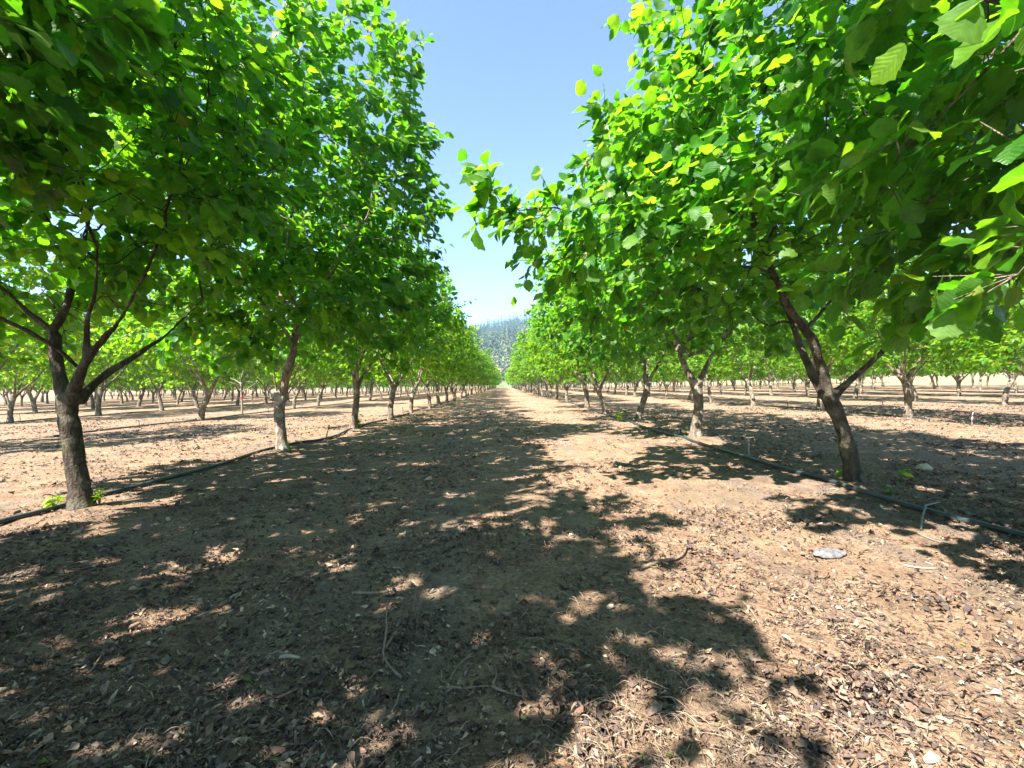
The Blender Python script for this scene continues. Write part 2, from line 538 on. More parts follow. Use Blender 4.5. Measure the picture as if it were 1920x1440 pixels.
def make_tree(limbs, ells, leaves, lod, size, seed, natt=1100, voxel=.014, knots=(), clear=None, flutter=.5, D=.15, zmin=1.2, hollow=.95, hollow_z=2.15):
    g = np.random.default_rng(seed)
    wood, nodes, par, lr = make_wood(limbs, voxel, g, knots)
    tips0 = nodes
    att = ellipsoid_points(ells, natt, g, clear)
    # only wood above the fork may branch
    pos, pa = grow(nodes, par, att, D, .9, .24, g)
    n0 = len(nodes); n = len(pos)
    area = np.zeros(n); tip = np.ones(n, bool)
    for i in range(n - 1, -1, -1):
        if tip[i]: area[i] = .0036 ** 2.25
        if pa[i] >= 0:
            area[pa[i]] += area[i]; tip[pa[i]] = False
    r = area ** (1 / 2.25)
    r[:n0] = np.maximum(r[:n0] * 0, lr)
    for i in range(n0, n):
        r[i] = min(r[i], r[pa[i]] * .92)
    best = np.full(n, -1, int)
    for i in range(n0, n):
        p = pa[i]
        if p >= n0 and (best[p] < 0 or r[i] > r[best[p]]): best[p] = i
    for i in range(n0, n):
        p = pa[i]
        if p >= n0 and best[p] == i: continue
        ch = [p, i]
        while best[ch[-1]] >= 0: ch.append(best[ch[-1]])
        pp = pos[ch]; rr = r[ch].copy(); rr[0] = rr[1]; rr[-1] *= .6
        if len(pp) > 3:                         # ease the kinks
            pp = pp.copy(); pp[1:-1] = .5 * pp[1:-1] + .25 * (pp[:-2] + pp[2:])
        add_tube(wood, pp, rr, 6 if rr[1] > .012 else 4)
    # leaves: clusters of short shoots along the thin wood
    cr = MB()
    thin = np.where((np.arange(n) >= n0) & (r < .013))[0]
    w = np.where(r[thin] < .0075, 1.0, .35); w /= w.sum()
    ns = leaves // 5
    st = thin[g.choice(len(thin), ns, p=w)]
    axis = np.array(ells[0][0])
    out = norm((pos[st] - axis) * np.array((1, 1, .5)))
    tw = norm(pos[st] - pos[pa[st]])
    sd = norm(tw * .7 + out * .5 + g.normal(0, .55, (ns, 3)) + np.array((0, 0, .1)))
    L = g.uniform(.10, .30, ns)
    a = g.random(ns) * 2 * PI
    side = norm(np.cross(sd, g.normal(size=(ns, 3))))
    allp, allt, alln, = [], [], []
    for k in range(5):
        f = (k + 1) / 5
        p = pos[st] + sd * (L * f)[:, None] + g.normal(0, .018, (ns, 3))
        sgn = 1 if k % 2 else -1
        t = norm(sd * (.55 if k < 4 else 1.2) + side * sgn * .8 + out * .35 + np.array((0, 0, -.42)) + g.normal(0, flutter * .55, (ns, 3)))
        nn = np.array((0, 0, 1.0)) + out * .45 + g.normal(0, flutter * .75, (ns, 3))
        allp.append(p + t * .022); allt.append(t); alln.append(nn)
    p = np.concatenate(allp); t = np.concatenate(allt); nn = np.concatenate(alln)
    keep = np.ones(len(p), bool)
    if clear is not None:
        keep = clear(p) & clear(p + t * size)
    keep &= p[:, 2] > zmin + .25 * np.sin(p[:, 0] * 3.1) * np.sin(p[:, 1] * 2.7)
    ax = np.linalg.norm(p[:, :2] - np.array(limbs[0][-1][:2]), axis=1)      # the crown is hollow low down, round the fork
    keep &= ~((ax < hollow) & (p[:, 2] < hollow_z) & (g.random(len(p)) < .85))
    p, t, nn = p[keep], t[keep], nn[keep]
    m = len(p)
    sz = np.clip(g.normal(size, size * .2, m), size * .45, size * 1.5)
    # new pale leaves sit at the outside of the crown, a few yellow ones anywhere
    rnd = np.clip(g.beta(2.2, 2.6, m), 0, .93)
    yel = g.random(m) < .004; rnd[yel] = 1.0
    add_leaves(cr, p, t, nn, sz, lod, rnd, g)
    if lod == 0:                                # the shoots themselves, on trees near the camera
        for i in range(ns):
            if clear is None or (clear(pos[st[i]][None])[0] and clear((pos[st[i]] + sd[i] * (L[i] + .12))[None])[0]):
                q = pos[st[i]]
                add_tube(wood, np.array((q, q + sd[i] * L[i] * .55, q + sd[i] * L[i])), (.0028, .0024, .0014), 3)
    return wood, cr, pos, r


def link_tree(wood, crown, base, label, name='hazel_tree', far=False, group='hazel trees planted in rows', mat=None, bark=None):
    root = empty(name, base)
    off = -np.asarray(base)
    for mb in (wood, crown):
        for a in mb.v: a += off
    wood.obj('trunk', bark or M_BARK, root)
    crown.obj('crown', mat or M_LEAF, root, uv=True, rnd=True)
    tag(root, label, 'tree', group)
    return root


def limb(Y, *pts, k=1.0):
    """pts: (px, py, radius[, depth change])"""
    out = []
    for p in pts:
        q = P(p[0], p[1], Y + (p[3] if len(p) > 3 else 0))
        out.append((*q, p[2] * RK))
    return out


RK = 1.0
CAMP = np.array((0, 0, CAM_H))


def clear_of_camera(p):
    d = np.linalg.norm(p - CAMP, axis=1)
    return (d > 1.65) & ~((np.abs(p[:, 0]) < 1.0) & (p[:, 1] < 2.2) & (p[:, 2] < 2.6))


# --- first trunk left of the lane: dark, three limbs
YL1 = 3.47; RK = .70
b1 = G(155, 958); b1[1] = YL1
L1 = [limb(YL1, (158, 985, .17), (154, 955, .135), (150, 925, .10), (148, 905, .094), (137, 830, .088), (127, 770, .088), (124, 742, .085)),
      limb(YL1, (124, 752, .080), (112, 715, .062, .03), (104, 670, .056, .06), (101, 630, .054, .08), (97, 618, .045, .1), (112, 592, .040, .15), (122, 570, .034, .2), (150, 470, .024, .4), (170, 380, .016, .6)),
      limb(YL1, (98, 622, .034, .1), (68, 597, .030, .1), (48, 583, .028, .1), (30, 566, .024, .15), (-40, 500, .018, .3)),
      limb(YL1, (132, 750, .076), (150, 705, .052, -.08), (160, 680, .046, -.1), (178, 655, .036, -.1), (200, 630, .030, -.12), (225, 600, .022, -.15), (280, 500, .016, -.3)),
      limb(YL1, (162, 676, .036, -.1), (164, 645, .029, -.1), (165, 610, .026, -.12), (170, 585, .023, -.15), (180, 548, .020, -.2), (185, 450, .015, -.3)),
      limb(YL1, (146, 690, .026, -.05), (118, 662, .024, -.18), (85, 640, .023, -.25), (40, 615, .022, -.3), (0, 597, .022, -.35), (-70, 560, .018, -.4)),
      limb(YL1, (146, 752, .066), (172, 725, .042, .1), (205, 697, .038, .2), (250, 668, .034, .32), (285, 645, .030, .42), (312, 628, .022, .5), (380, 560, .016, .6)),
      limb(YL1, (112, 596, .020, .15), (105, 580, .014, .2), (90, 555, .011, .3), (72, 535, .009, .35))]
t = make_tree(L1, [((-3.3, 3.4, 3.3), (1.75, 1.75, 1.55)), ((-2.3, 3.2, 2.6), (.8, .9, .8)), ((-4.1, 3.9, 2.0), (1.1, 1.0, .65))],
              11000, 0, .095, 11, 1300, .013, clear=clear_of_camera, hollow_z=1.72, zmin=1.3)
link_tree(t[0], t[1], b1, 'dark mossy hazel tree forking into three wide limbs, first trunk at left', bark=M_BARK_DARK)

# --- second left: straight pale trunk, swollen collar with pruned suckers
b2 = G(530, 848); YL2 = b2[1]; RK = .90
L2 = [limb(YL2, (532, 862, .15), (530, 845, .118), (528, 830, .09), (527, 815, .080), (524, 780, .078), (524, 752, .085), (526, 742, .088), (530, 728, .070), (536, 700, .062), (545, 670, .060), (550, 652, .055)),
      limb(YL2, (549, 655, .055), (553, 630, .048), (556, 600, .042), (545, 540, .034), (540, 450, .026), (560, 350, .018)),
      limb(YL2, (550, 650, .040), (535, 620, .032, -.2), (505, 585, .026, -.5), (470, 530, .020, -.8), (440, 450, .014, -1.0)),
      limb(YL2, (552, 640, .040), (580, 605, .032, .2), (620, 560, .026, .3), (680, 500, .020, .3), (740, 440, .014, .2)),
      limb(YL2, (555, 610, .034), (590, 560, .028, -.4), (630, 500, .020, -.8), (680, 420, .014, -1.1)),
      limb(YL2, (556, 600, .030), (530, 560, .024, .5), (500, 500, .018, 1.0), (470, 420, .013, 1.4))]
kn = [(P(521, 744, YL2 - .03), .078), (P(531, 746, YL2 - .04), .070), (P(526, 738, YL2), .085)]
t = make_tree(L2, [((-3.2, 6.4, 3.55), (1.9, 1.8, 2.35)), ((-1.7, 6.2, 3.2), (.8, .8, 1.2)), ((-1.9, 6.1, 4.9), (.9, .8, 1.2)), ((-1.35, 6.4, 2.75), (.55, .5, .3)), ((-3.0, 6.0, 1.9), (1.6, 1.4, .6))],
              15500, 0, .10, 12, 1700, .014, knots=kn)
tr = link_tree(t[0], t[1], b2, 'hazel tree with straight pale trunk and swollen knot of bare suckers', bark=M_BARK_PALE)
for px0, py0, px1, py1, px2, py2, rr in ((520, 742, 514, 700, 518, 665, .013), (527, 748, 537, 715, 555, 680, .021), (530, 750, 545, 705, 574, 690, .012), (528, 750, 525, 725, 532, 700, .012),
                                         (534, 748, 552, 722, 580, 690, .011), (518, 748, 505, 735, 492, 722, .010), (517, 752, 500, 745, 490, 728, .009), (531, 746, 549, 712, 562, 682, .011)):
    k = rng.uniform(-.12, .05)
    s = smooth_path(np.array([P(px0, py0, YL2 - .05), P(px1, py1, YL2 - .08 + k), P(px2, py2, YL2 - .05 + 2 * k)]), .05)
    mb = add_tube(MB(), s - b2, np.linspace(rr, rr * .55, len(s)), 6)
    mb.obj('sucker', M_SPROUT, tr)

# --- first trunk right of the lane: leaning, with a cut stub
b3 = G(1602, 905); YR1 = b3[1]; RK = .72
R1 = [limb(YR1, (1606, 925, .17), (1601, 902, .135), (1597, 882, .103), (1594, 865, .094), (1583, 820, .088), (1570, 785, .086), (1556, 755, .090), (1548, 738, .090)),
      limb(YR1, (1548, 740, .075), (1530, 712, .060, .08), (1516, 682, .054, .14), (1502, 650, .050, .2), (1494, 628, .044, .25), (1480, 590, .036, .35), (1450, 520, .028, .6), (1430, 440, .02, .8)),
      limb(YR1, (1552, 742, .075), (1543, 700, .056, -.03), (1532, 665, .052, -.05), (1522, 635, .056, -.05), (1500, 607, .045, -.05), (1478, 575, .040, -.08), (1460, 535, .037, -.1), (1440, 485, .030, -.1), (1422, 440, .026, -.1), (1410, 385, .022, -.1), (1400, 250, .016, .0), (1380, 100, .010, .1)),
      limb(YR1, (1560, 745, .062), (1585, 722, .042, -.05), (1610, 700, .039, -.1), (1640, 674, .036, -.15), (1672, 642, .034, -.2), (1694, 622, .032, -.25)),
      limb(YR1, (1450, 510, .026, -.1), (1400, 500, .022, -.15), (1340, 487, .020, -.2), (1270, 458, .018, -.25), (1180, 425, .014, -.3), (1080, 400, .009, -.4)),
      limb(YR1, (1420, 430, .020, -.1), (1330, 370, .016, -.1), (1240, 330, .012, -.2), (1150, 290, .008, -.2)),
      limb(YR1, (1432, 470, .020, -.1), (1470, 380, .018, .2), (1500, 250, .014, .4), (1520, 120, .010, .5)),
      limb(YR1, (1505, 615, .024), (1470, 602, .018, .1), (1440, 610, .016, .2), (1400, 585, .014, .3), (1340, 560, .010, .5)),
      limb(YR1, (1510, 620, .026), (1560, 560, .022, .3), (1620, 470, .018, .6), (1700, 360, .014, .8)),
      limb(YR1, (1660, 655, .016, -.2), (1680, 640, .012, -.3), (1720, 610, .010, -.5), (1780, 560, .008, -.6))]
t = make_tree(R1, [((2.95, 3.95, 3.4), (1.75, 1.6, 1.6)), ((1.25, 3.5, 2.2), (1.15, .75, .55)), ((.35, 3.35, 2.12), (.62, .5, .36)), ((1.0, 3.6, 2.75), (.6, .5, .35)), ((1.9, 4.0, 3.0), (.8, .9, .8)), ((1.7, 4.5, 1.85), (1.2, .8, .45))],
              12000, 0, .095, 13, 1500, .013, clear=clear_of_camera)
tr1 = link_tree(t[0], t[1], b3, 'leaning hazel tree with a cut stub limb behind the black hose at right', bark=M_BARK_DARK)
# green husk clusters at the shoot ends that reach over the lane
g = np.random.default_rng(5)
tipn = t[2][(t[3] < .005) & (t[2][:, 0] < 1.5)]
tipn = tipn[np.argsort(tipn[:, 0] + g.normal(0, .3, len(tipn)))][:14]
for c in tipn:
    mb = MB(); pr = []
    for k in range(3):
        cc = c - b3 + g.normal(0, .012, 3) + np.array((0, 0, -.02))
        th = np.linspace(0, PI, 6)
        add_tube(mb, cc + np.stack((np.zeros(6), np.zeros(6), -np.cos(th) * .015), -1), np.maximum(np.sin(th), .05) * .013, 7)
        m = 16
        d = norm(g.normal(size=(m, 3)) + np.array((0, 0, -.4)))
        s = norm(np.cross(d, g.normal(size=(m, 3)))) * .004
        v = np.stack((cc + d * .008 - s, cc + d * .008 + s, cc + d * .03), 1).reshape(-1, 3)
        mb.add(v, t=np.arange(m * 3).reshape(-1, 3))
    mb.obj('nut_cluster', M_HUSK, tr1)

# --- second right: Y fork
b4 = G(1303, 824); YR2 = b4[1]; RK = .92
R2 = [limb(YR2, (1303, 836, .15), (1304, 822, .115), (1307, 795, .084), (1311, 765, .080), (1308, 735, .085), (1305, 724, .090)),
      limb(YR2, (1304, 730, .075), (1296, 708, .060), (1286, 690, .055), (1280, 675, .055), (1277, 662, .060), (1272, 640, .034, .1), (1262, 620, .028, .2), (1240, 560, .02, .4)),
      limb(YR2, (1282, 668, .044), (1288, 650, .034, -.1), (1293, 630, .028, -.1), (1302, 600, .022, -.1), (1310, 520, .015, -.1)),
      limb(YR2, (1285, 668, .036), (1310, 660, .027, -.2), (1332, 650, .024, -.3), (1355, 640, .02, -.4), (1400, 590, .014, -.6)),
      limb(YR2, (1308, 730, .072), (1316, 705, .052), (1323, 690, .046), (1333, 668, .038, .1), (1342, 655, .030, .2), (1370, 600, .022, .4), (1400, 520, .014, .5)),
      limb(YR2, (1276, 660, .040), (1262, 645, .032, .2), (1235, 610, .025, .2), (1190, 560, .018, .0), (1130, 510, .012, -.2))]
t = make_tree(R2, [((2.95, 6.95, 3.2), (1.85, 1.8, 2.0)), ((1.3, 6.8, 2.5), (.7, .8, .7)), ((3.0, 7.0, 1.85), (1.7, 1.5, .6))], 10500, 1, .092, 14, 1200, .016)
link_tree(t[0], t[1], b4, 'hazel tree in a clean Y fork, second trunk right of the lane')

# --- third left and third right
b5 = G(661, 806); Y5 = b5[1]
L3 = [limb(Y5, (659, 816, .11), (661, 803, .090), (665, 780, .078), (668, 750, .074), (668, 726, .076)),
      limb(Y5, (667, 732, .062), (664, 710, .052), (660, 690, .046), (640, 640, .034), (620, 580, .022)),
      limb(Y5, (669, 732, .060), (676, 712, .046), (690, 692, .040), (712, 650, .030), (740, 590, .020)),
      limb(Y5, (668, 728, .05), (668, 690, .036, .3), (672, 640, .026, .8), (675, 560, .016, 1.0)),
      limb(Y5, (668, 728, .05), (672, 690, .034, -.3), (690, 630, .024, -.8), (700, 560, .016, -1.0))]
t = make_tree(L3, [((-3.15, 9.45, 3.0), (1.85, 1.8, 1.8)), ((-1.55, 9.4, 2.5), (.75, .8, .6)), ((-3.0, 9.4, 1.8), (1.6, 1.4, .5))], 9500, 1, .092, 15, 1000, .018)
tr3 = link_tree(t[0], t[1], b5, 'hazel tree with fresh leafy suckers at its foot, third trunk left of the lane')
b6 = G(1194, 790); Y6 = b6[1]
R3 = [limb(Y6, (1190, 800, .11), (1195, 786, .088), (1202, 765, .080), (1210, 740, .076), (1213, 722, .078)),
      limb(Y6, (1213, 728, .064), (1209, 705, .050), (1209, 685, .044), (1208, 665, .036), (1195, 620, .026), (1180, 560, .018)),
      limb(Y6, (1214, 728, .062), (1222, 705, .046), (1232, 688, .040), (1243, 668, .032), (1265, 620, .022)),
      limb(Y6, (1209, 680, .034), (1195, 662, .026, -.2), (1150, 620, .02, -.5), (1100, 580, .014, -.6)),
      limb(Y6, (1212, 715, .034), (1214, 690, .028, .4), (1220, 640, .02, .9), (1225, 580, .014, 1.1))]
t = make_tree(R3, [((2.95, 10.2, 3.1), (1.85, 1.8, 1.95)), ((1.35, 10.1, 2.5), (.75, .8, .65)), ((2.9, 10.2, 1.8), (1.7, 1.4, .5))], 9500, 1, .092, 16, 1000, .018)
link_tree(t[0], t[1], b6, 'hazel tree leaning toward the right with two close limbs, third trunk right of the lane')

# --- the two trees beside the camera: trunks out of frame, crowns partly hang into it
for (bx, by, ells, lab, sd) in (
        (-3.15, .35, [((-3.2, .75, 3.0), (1.75, 1.85, 1.55)), ((-2.4, 1.9, 2.7), (.8, .7, .75)), ((-2.05, -.25, 3.1), (.75, 1.0, .75))], 'hazel tree beside the camera whose big dark leaves fill the top left corner', 21),  # last lobe is unseen overhead, added to widen shade on the near lane
        (3.0, .70, [((2.85, .95, 3.0), (1.95, 1.9, 1.7)), ((2.45, 2.3, 2.15), (.85, .65, .8)), ((1.98, 2.25, 1.45), (.25, .25, .5)), ((2.7, 2.45, 1.75), (.7, .5, .5)), ((2.1, .2, 3.4), (.8, 1.0, .6)), ((1.05, 1.25, 3.25), (.7, .65, .42)), ((.4, 1.0, 3.25), (.5, .5, .35))], 'hazel tree beside the camera with large dark leaves drooping low at right', 22)):  # last three lobes are unseen overhead, added to shade soil near the right row
    sgn = 1 if bx < 0 else -1
    A = lambda x, y, z, r: (bx + x * sgn, by + y, z, r)
    L = [[A(0, 0, -.1, .12), A(.02, 0, .1, .10), A(.03, .02, .5, .088), A(.02, .02, .85, .09)],
         [A(.02, .02, .8, .075), A(.25, .2, 1.25, .05), A(.55, .5, 1.7, .04), A(.9, .9, 2.2, .028), A(1.1, 1.3, 2.7, .018)],
         [A(.02, .02, .82, .07), A(-.2, .15, 1.3, .05), A(-.5, .2, 1.9, .035), A(-.8, .3, 2.6, .02)],
         [A(.03, .02, .8, .07), A(.1, -.3, 1.3, .045), A(.1, -.7, 1.9, .032), A(.2, -.9, 2.6, .02)],
         [A(.02, .02, .85, .06), A(.05, .4, 1.4, .042), A(.15, .9, 1.95, .032), A(.3, 1.5, 2.4, .02)]]
    t = make_tree(L, ells, 10500, 0, .10, sd, 1400, .016, clear=clear_of_camera, zmin=.85 if bx > 0 else 1.25)
    base = np.array((bx, by, float(ground_z([bx], [by])[0])))
    link_tree(t[0], t[1], base, lab)

BEHIND = ((-3.1, -2.75, 'hazel tree behind the camera whose shadow falls over the near left lane'), (3.05, -2.4, 'hazel tree behind the camera on the right row, casting shade at lower right'))
# --- stock of trees for the rest of the orchard
STOCK = []
for k in range(6):
    g = np.random.default_rng(40 + k)
    ln = g.normal(0, .16, 2); h = g.uniform(.72, .98)
    c0 = np.array((ln[0], ln[1], h))
    mid = np.array((ln[0] * .35 + g.normal(0, .03), ln[1] * .35, h * .5))
    L = [[(0, 0, -.15, .115), (ln[0] * .02, 0, .04, .098), (*mid, .08), (*c0, .082)]]
    nl = 3 + (k % 2); a0 = g.random() * 6.28
    for j in range(nl):
        a = a0 + j * 2 * PI / nl + g.normal(0, .25)
        e = g.uniform(.45, .8)
        pts = [(*(c0 - (0, 0, .03)), .06)]
        p = c0.copy(); rr = .052
        for s in range(4):
            p = p + np.array((math.cos(a) * e, math.sin(a) * e, 1.0)) * g.uniform(.26, .42) + g.normal(0, .04, 3)
            e *= .95; rr *= .78
            pts.append((*p, rr))
        L.append(pts)
    ex = g.normal(0, .25, 2)
    ells = [((ex[0], ex[1], 2.95 + g.normal(0, .1)), (1.85, 1.8, 1.72 + g.normal(0, .15))),
            ((g.normal(0, .8), g.normal(0, .6), 1.85), (1.5, 1.3, .5)),
            ((g.choice((-1, 1)) * 1.5, g.normal(0, .5), 2.4), (.85, .8, .65)), ((g.normal(0, .6), g.normal(0, .5), 4.1), (.8, .8, .75))]
    w, c, _, _ = make_tree(L, ells, 7600, 2, .10, 60 + k, 800, .02, D=.19)
    STOCK.append((w.mesh('trunk', M_BARK), c.mesh('crown', M_LEAF_FAR, uv=True, rnd=True)))

ORD = 'first second third fourth fifth sixth seventh eighth ninth tenth eleventh twelfth thirteenth fourteenth fifteenth sixteenth seventeenth eighteenth nineteenth twentieth'.split()
ORD += ['twenty-' + w for w in ORD[:9]] + ['thirtieth']
g = np.random.default_rng(99)
YMAX = 76.0
placed = 0
DEAD = G(453, 776)
for side, n_rows in ((-1, 9), (1, 8)):
    for row in range(n_rows):
        X = (-3.15 if side < 0 else 3.0) + side * 6.15 * row
        y0 = (12.6 if side < 0 else 13.4) if row == 0 else None
        if row == 0:
            ys = np.arange(y0, YMAX, 3.05); idx = 3
            if side > 0: ys = ys[np.abs(ys - 19.5) > .6]
        else:
            ph = {(-1, 1): 10.95, (1, 1): 10.25}.get((side, row), 3.05 * g.random())
            ys = ph % 3.05 + 3.05 * np.arange(0, 40); idx = 0
            ys = ys[(ys > abs(X) / 1.16 - 1.2) & (ys < YMAX)]
        way = 'left' if side < 0 else 'right'
        for y in ys:
            x = X + g.normal(0, .10); yy = y + g.normal(0, .10)
            if math.hypot(x - DEAD[0], yy - DEAD[1]) < 2.2:
                yy = yy + 1.2 if yy > DEAD[1] else yy - 1.0
                if abs(yy - DEAD[1]) < 1.4: continue
            if g.random() < .02 and row: continue
            k = int(g.integers(len(STOCK)))
            root = empty('hazel_tree', (x, yy, float(ground_z([x], [yy])[0])), g.choice((0, PI)) + g.normal(0, .5), g.uniform(.80, 1.05))
            for nm, me in zip(('trunk', 'crown'), STOCK[k]):
                o = bpy.data.objects.new(nm, me); COL.objects.link(o); o.parent = root
            rn = f'{ORD[row]} row {way} of the lane'
            tag(root, f'leafy hazel tree standing {ORD[min(idx, 29)]} from the front in the {rn}', 'tree', 'hazel trees planted in rows')
            idx += 1; placed += 1
for k, (bx, by, lab) in enumerate(BEHIND):
    root = empty('hazel_tree', (bx, by, float(ground_z([bx], [by])[0])), .4 + 2 * k, 1.0)
    for nm, me in zip(('trunk', 'crown'), STOCK[k + 1]):
        o = bpy.data.objects.new(nm, me); COL.objects.link(o); o.parent = root
    tag(root, lab, 'tree', 'hazel trees planted in rows')

# rows running on beyond the counted trees: a far mass of foliage
g = np.random.default_rng(123)
mbw, mbc = MB(), MB()
for X in np.concatenate((-3.15 - 6.15 * np.arange(0, 12), 3.0 + 6.15 * np.arange(0, 11))):
    for y in np.arange(78, 172, 3.05):
        if abs(X) > 25 and y > 110: continue
        x = X + g.normal(0, .12)
        add_tube(mbw, np.array(((x, y, -.05), (x + g.normal(0, .05), y, .6), (x + g.normal(0, .1), y, 1.4))), (.09, .075, .06), 5)
        m = 150
        d = norm(g.normal(size=(m, 3))); p = np.array((x, y, 3.0)) + d * (g.random(m) ** .4)[:, None] * np.array((2.3, 1.9, 1.9))
        add_leaves(mbc, p, d + np.array((0, 0, -.4)), np.array((0, 0, 1.0)) + d * .5 + g.normal(0, .4, (m, 3)), g.uniform(.35, .6, m), 2, g.beta(2.2, 2.6, m) * .93, g)
ro = empty('distant_orchard', (0, 78, 0))
for mb in (mbw, mbc):
    for a in mb.v: a -= np.array((0, 78, 0))
for nm, mb, mt in (('trunks', mbw, M_BARK), ('foliage', mbc, M_LEAF_FAR)):
    o = mb.obj(nm, mt, ro, uv=True, rnd=True); o['kind'] = 'stuff'
tag(ro, 'far end of the hazel rows merging into one green mass', 'orchard', kind='stuff')

# ------------------------------------------------------------------ ground sheet
def warp(n, near, far):
    s = np.linspace(-1, 1, n)
    k = math.log(far / near)
    return np.sign(s) * near * (np.expm1(np.abs(s) * k * 1.0) + np.abs(s) * 0) * 1.0


sx = np.linspace(-1, 1, 521); sy = np.linspace(0, 1, 560)
gx = np.sinh(sx * 7.2) / math.sinh(7.2) * 1200 + sx * 8
gy = -4 + np.sinh(sy * 7.0) / math.sinh(7.0) * 1600 + sy * 18
Xg, Yg = np.meshgrid(gx, gy)
v = np.stack((Xg, Yg, ground_z(Xg, Yg)), -1).reshape(-1, 3)
nx, ny = len(gx), len(gy)
i, j = np.meshgrid(np.arange(ny - 1), np.arange(nx - 1), indexing='ij')
q = np.stack((i * nx + j, i * nx + j + 1, (i + 1) * nx + j + 1, (i + 1) * nx + j), -1).reshape(-1, 4)
tag(MB().add(v, q).obj('ground', M_GROUND), 'bare brown orchard soil with dry leaf litter', kind='structure')

# ------------------------------------------------------------------ litter (uncountable)
g = np.random.default_rng(17)


def scatter(n, ymin, ymax, xw=1.25):
    y = np.exp(g.uniform(math.log(ymin), math.log(ymax), n))
    x = g.uniform(-1, 1, n) * (xw * y + .5)
    return x, y


def clumps(x, y):
    return vnoise(x * 1.7 + 30, y * 1.7) + .7 * vnoise(x * 4.3, y * 4.3 + 11)


def lane_clean(x):                              # the wheeled middle of the lane carries less litter
    return np.exp(-((x - 1.15) / .75) ** 2)


lit = MB()
# crisp curled leaves
x, y = scatter(6000, .95, 14)
k = g.random(len(x)) < np.clip(.55 + 1.3 * clumps(x, y) - .9 * lane_clean(x), .02, 1)
x, y = x[k], y[k]; n = len(x)
d = g.random(n) * 2 * PI
pos = np.stack((x, y, ground_z(x, y) + g.uniform(.004, .02, n)), -1)
td = np.stack((np.cos(d), np.sin(d), g.normal(0, .25, n)), -1)
nn = np.stack((g.normal(0, .55, n), g.normal(0, .55, n), np.ones(n)), -1)
add_leaves(lit, pos, td, nn, np.clip(g.normal(.026, .010, n), .010, .05), 1, np.clip(g.random(n) ** 1.8 * .9, 0, .93), g, curl=.8, fold=.8, wide=.6, jit=.05)
# shreds and chips
x, y = scatter(230000, .9, 30)
k = g.random(len(x)) < np.clip(.7 + 1.1 * clumps(x, y) - .25 * lane_clean(x), .08, 1)
x, y = x[k], y[k]; n = len(x)
d = g.random(n) * 2 * PI
pos = np.stack((x, y, ground_z(x, y) + g.uniform(.0, .011, n)), -1)
td = np.stack((np.cos(d), np.sin(d), g.normal(0, .35, n)), -1)
nn = np.stack((g.normal(0, .5, n), g.normal(0, .5, n), np.ones(n)), -1)
rr = np.clip(g.random(n) ** 1.35, 0, .965); rr[g.random(n) < .006] = 1.0
add_leaves(lit, pos, td, nn, np.clip(g.gamma(2.6, .0048, n), .005, .038) * (1 + y * .04), 3, rr, g, curl=.3, fold=.3, wide=np.clip(g.gamma(2.0, .15, n), .10, .7), jit=.13)
# broken leaves matted over the middle distance
y = np.sqrt(g.uniform(2.2 ** 2, 15 ** 2, 34000)); x = g.uniform(-1, 1, len(y)) * (1.25 * y + .3)
k = g.random(len(x)) < np.clip(.42 + 1.5 * clumps(x, y) - .35 * lane_clean(x), .02, 1)
x, y = x[k], y[k]; n = len(x)
d = g.random(n) * 2 * PI
pos = np.stack((x, y, ground_z(x, y) + g.uniform(.002, .02, n)), -1)
add_leaves(lit, pos, np.stack((np.cos(d), np.sin(d), g.normal(0, .35, n)), -1), np.stack((g.normal(0, .55, n), g.normal(0, .55, n), np.ones(n)), -1),
           np.clip(g.normal(.042, .016, n), .012, .085), 2, np.clip(g.random(n) ** 1.6 * .93, 0, .93), g, curl=.5, fold=.5, wide=.6, jit=.06)
# heaps raked together by the wheels
for px, py, m, s in ((1290, 1045, 260, .14), (1330, 1085, 200, .11), (1590, 1300, 420, .12), (1640, 1295, 200, .07), (880, 1030, 260, .16), (770, 1190, 200, .08), (630, 1285, 240, .09), (1040, 1290, 300, .1),
                     (1340, 975, 300, .2), (1180, 960, 200, .15), (440, 1060, 240, .16), (300, 1080, 260, .18), (1780, 1150, 320, .15), (960, 1180, 260, .12), (60, 1180, 300, .14), (1160, 1010, 240, .16), (700, 980, 220, .2), (1460, 985, 260, .2)):
    m = int(m * .7); c = G(px, py)
    xx = c[0] + g.normal(0, s, m); yy = c[1] + g.normal(0, s * .9, m)
    hh = .06 * np.exp(-((xx - c[0]) ** 2 + (yy - c[1]) ** 2) / (1.2 * s * s))
    pos = np.stack((xx, yy, ground_z(xx, yy) + hh * g.random(m) + .003), -1)
    d = g.random(m) * 2 * PI
    add_leaves(lit, pos, np.stack((np.cos(d), np.sin(d), g.normal(0, .5, m)), -1), np.stack((g.normal(0, .7, m), g.normal(0, .7, m), np.ones(m)), -1),
               np.clip(g.normal(.018, .007, m), .006, .036), 1, np.clip(g.random(m) ** 1.9 * .75, 0, .93), g, curl=.6, fold=.6, wide=.6, jit=.09)
o = lit.obj('leaf_litter', M_LITTER, uv=True, rnd=True)
tag(o, 'dry brown leaf litter and chips strewn over the soil', 'litter', kind='stuff')

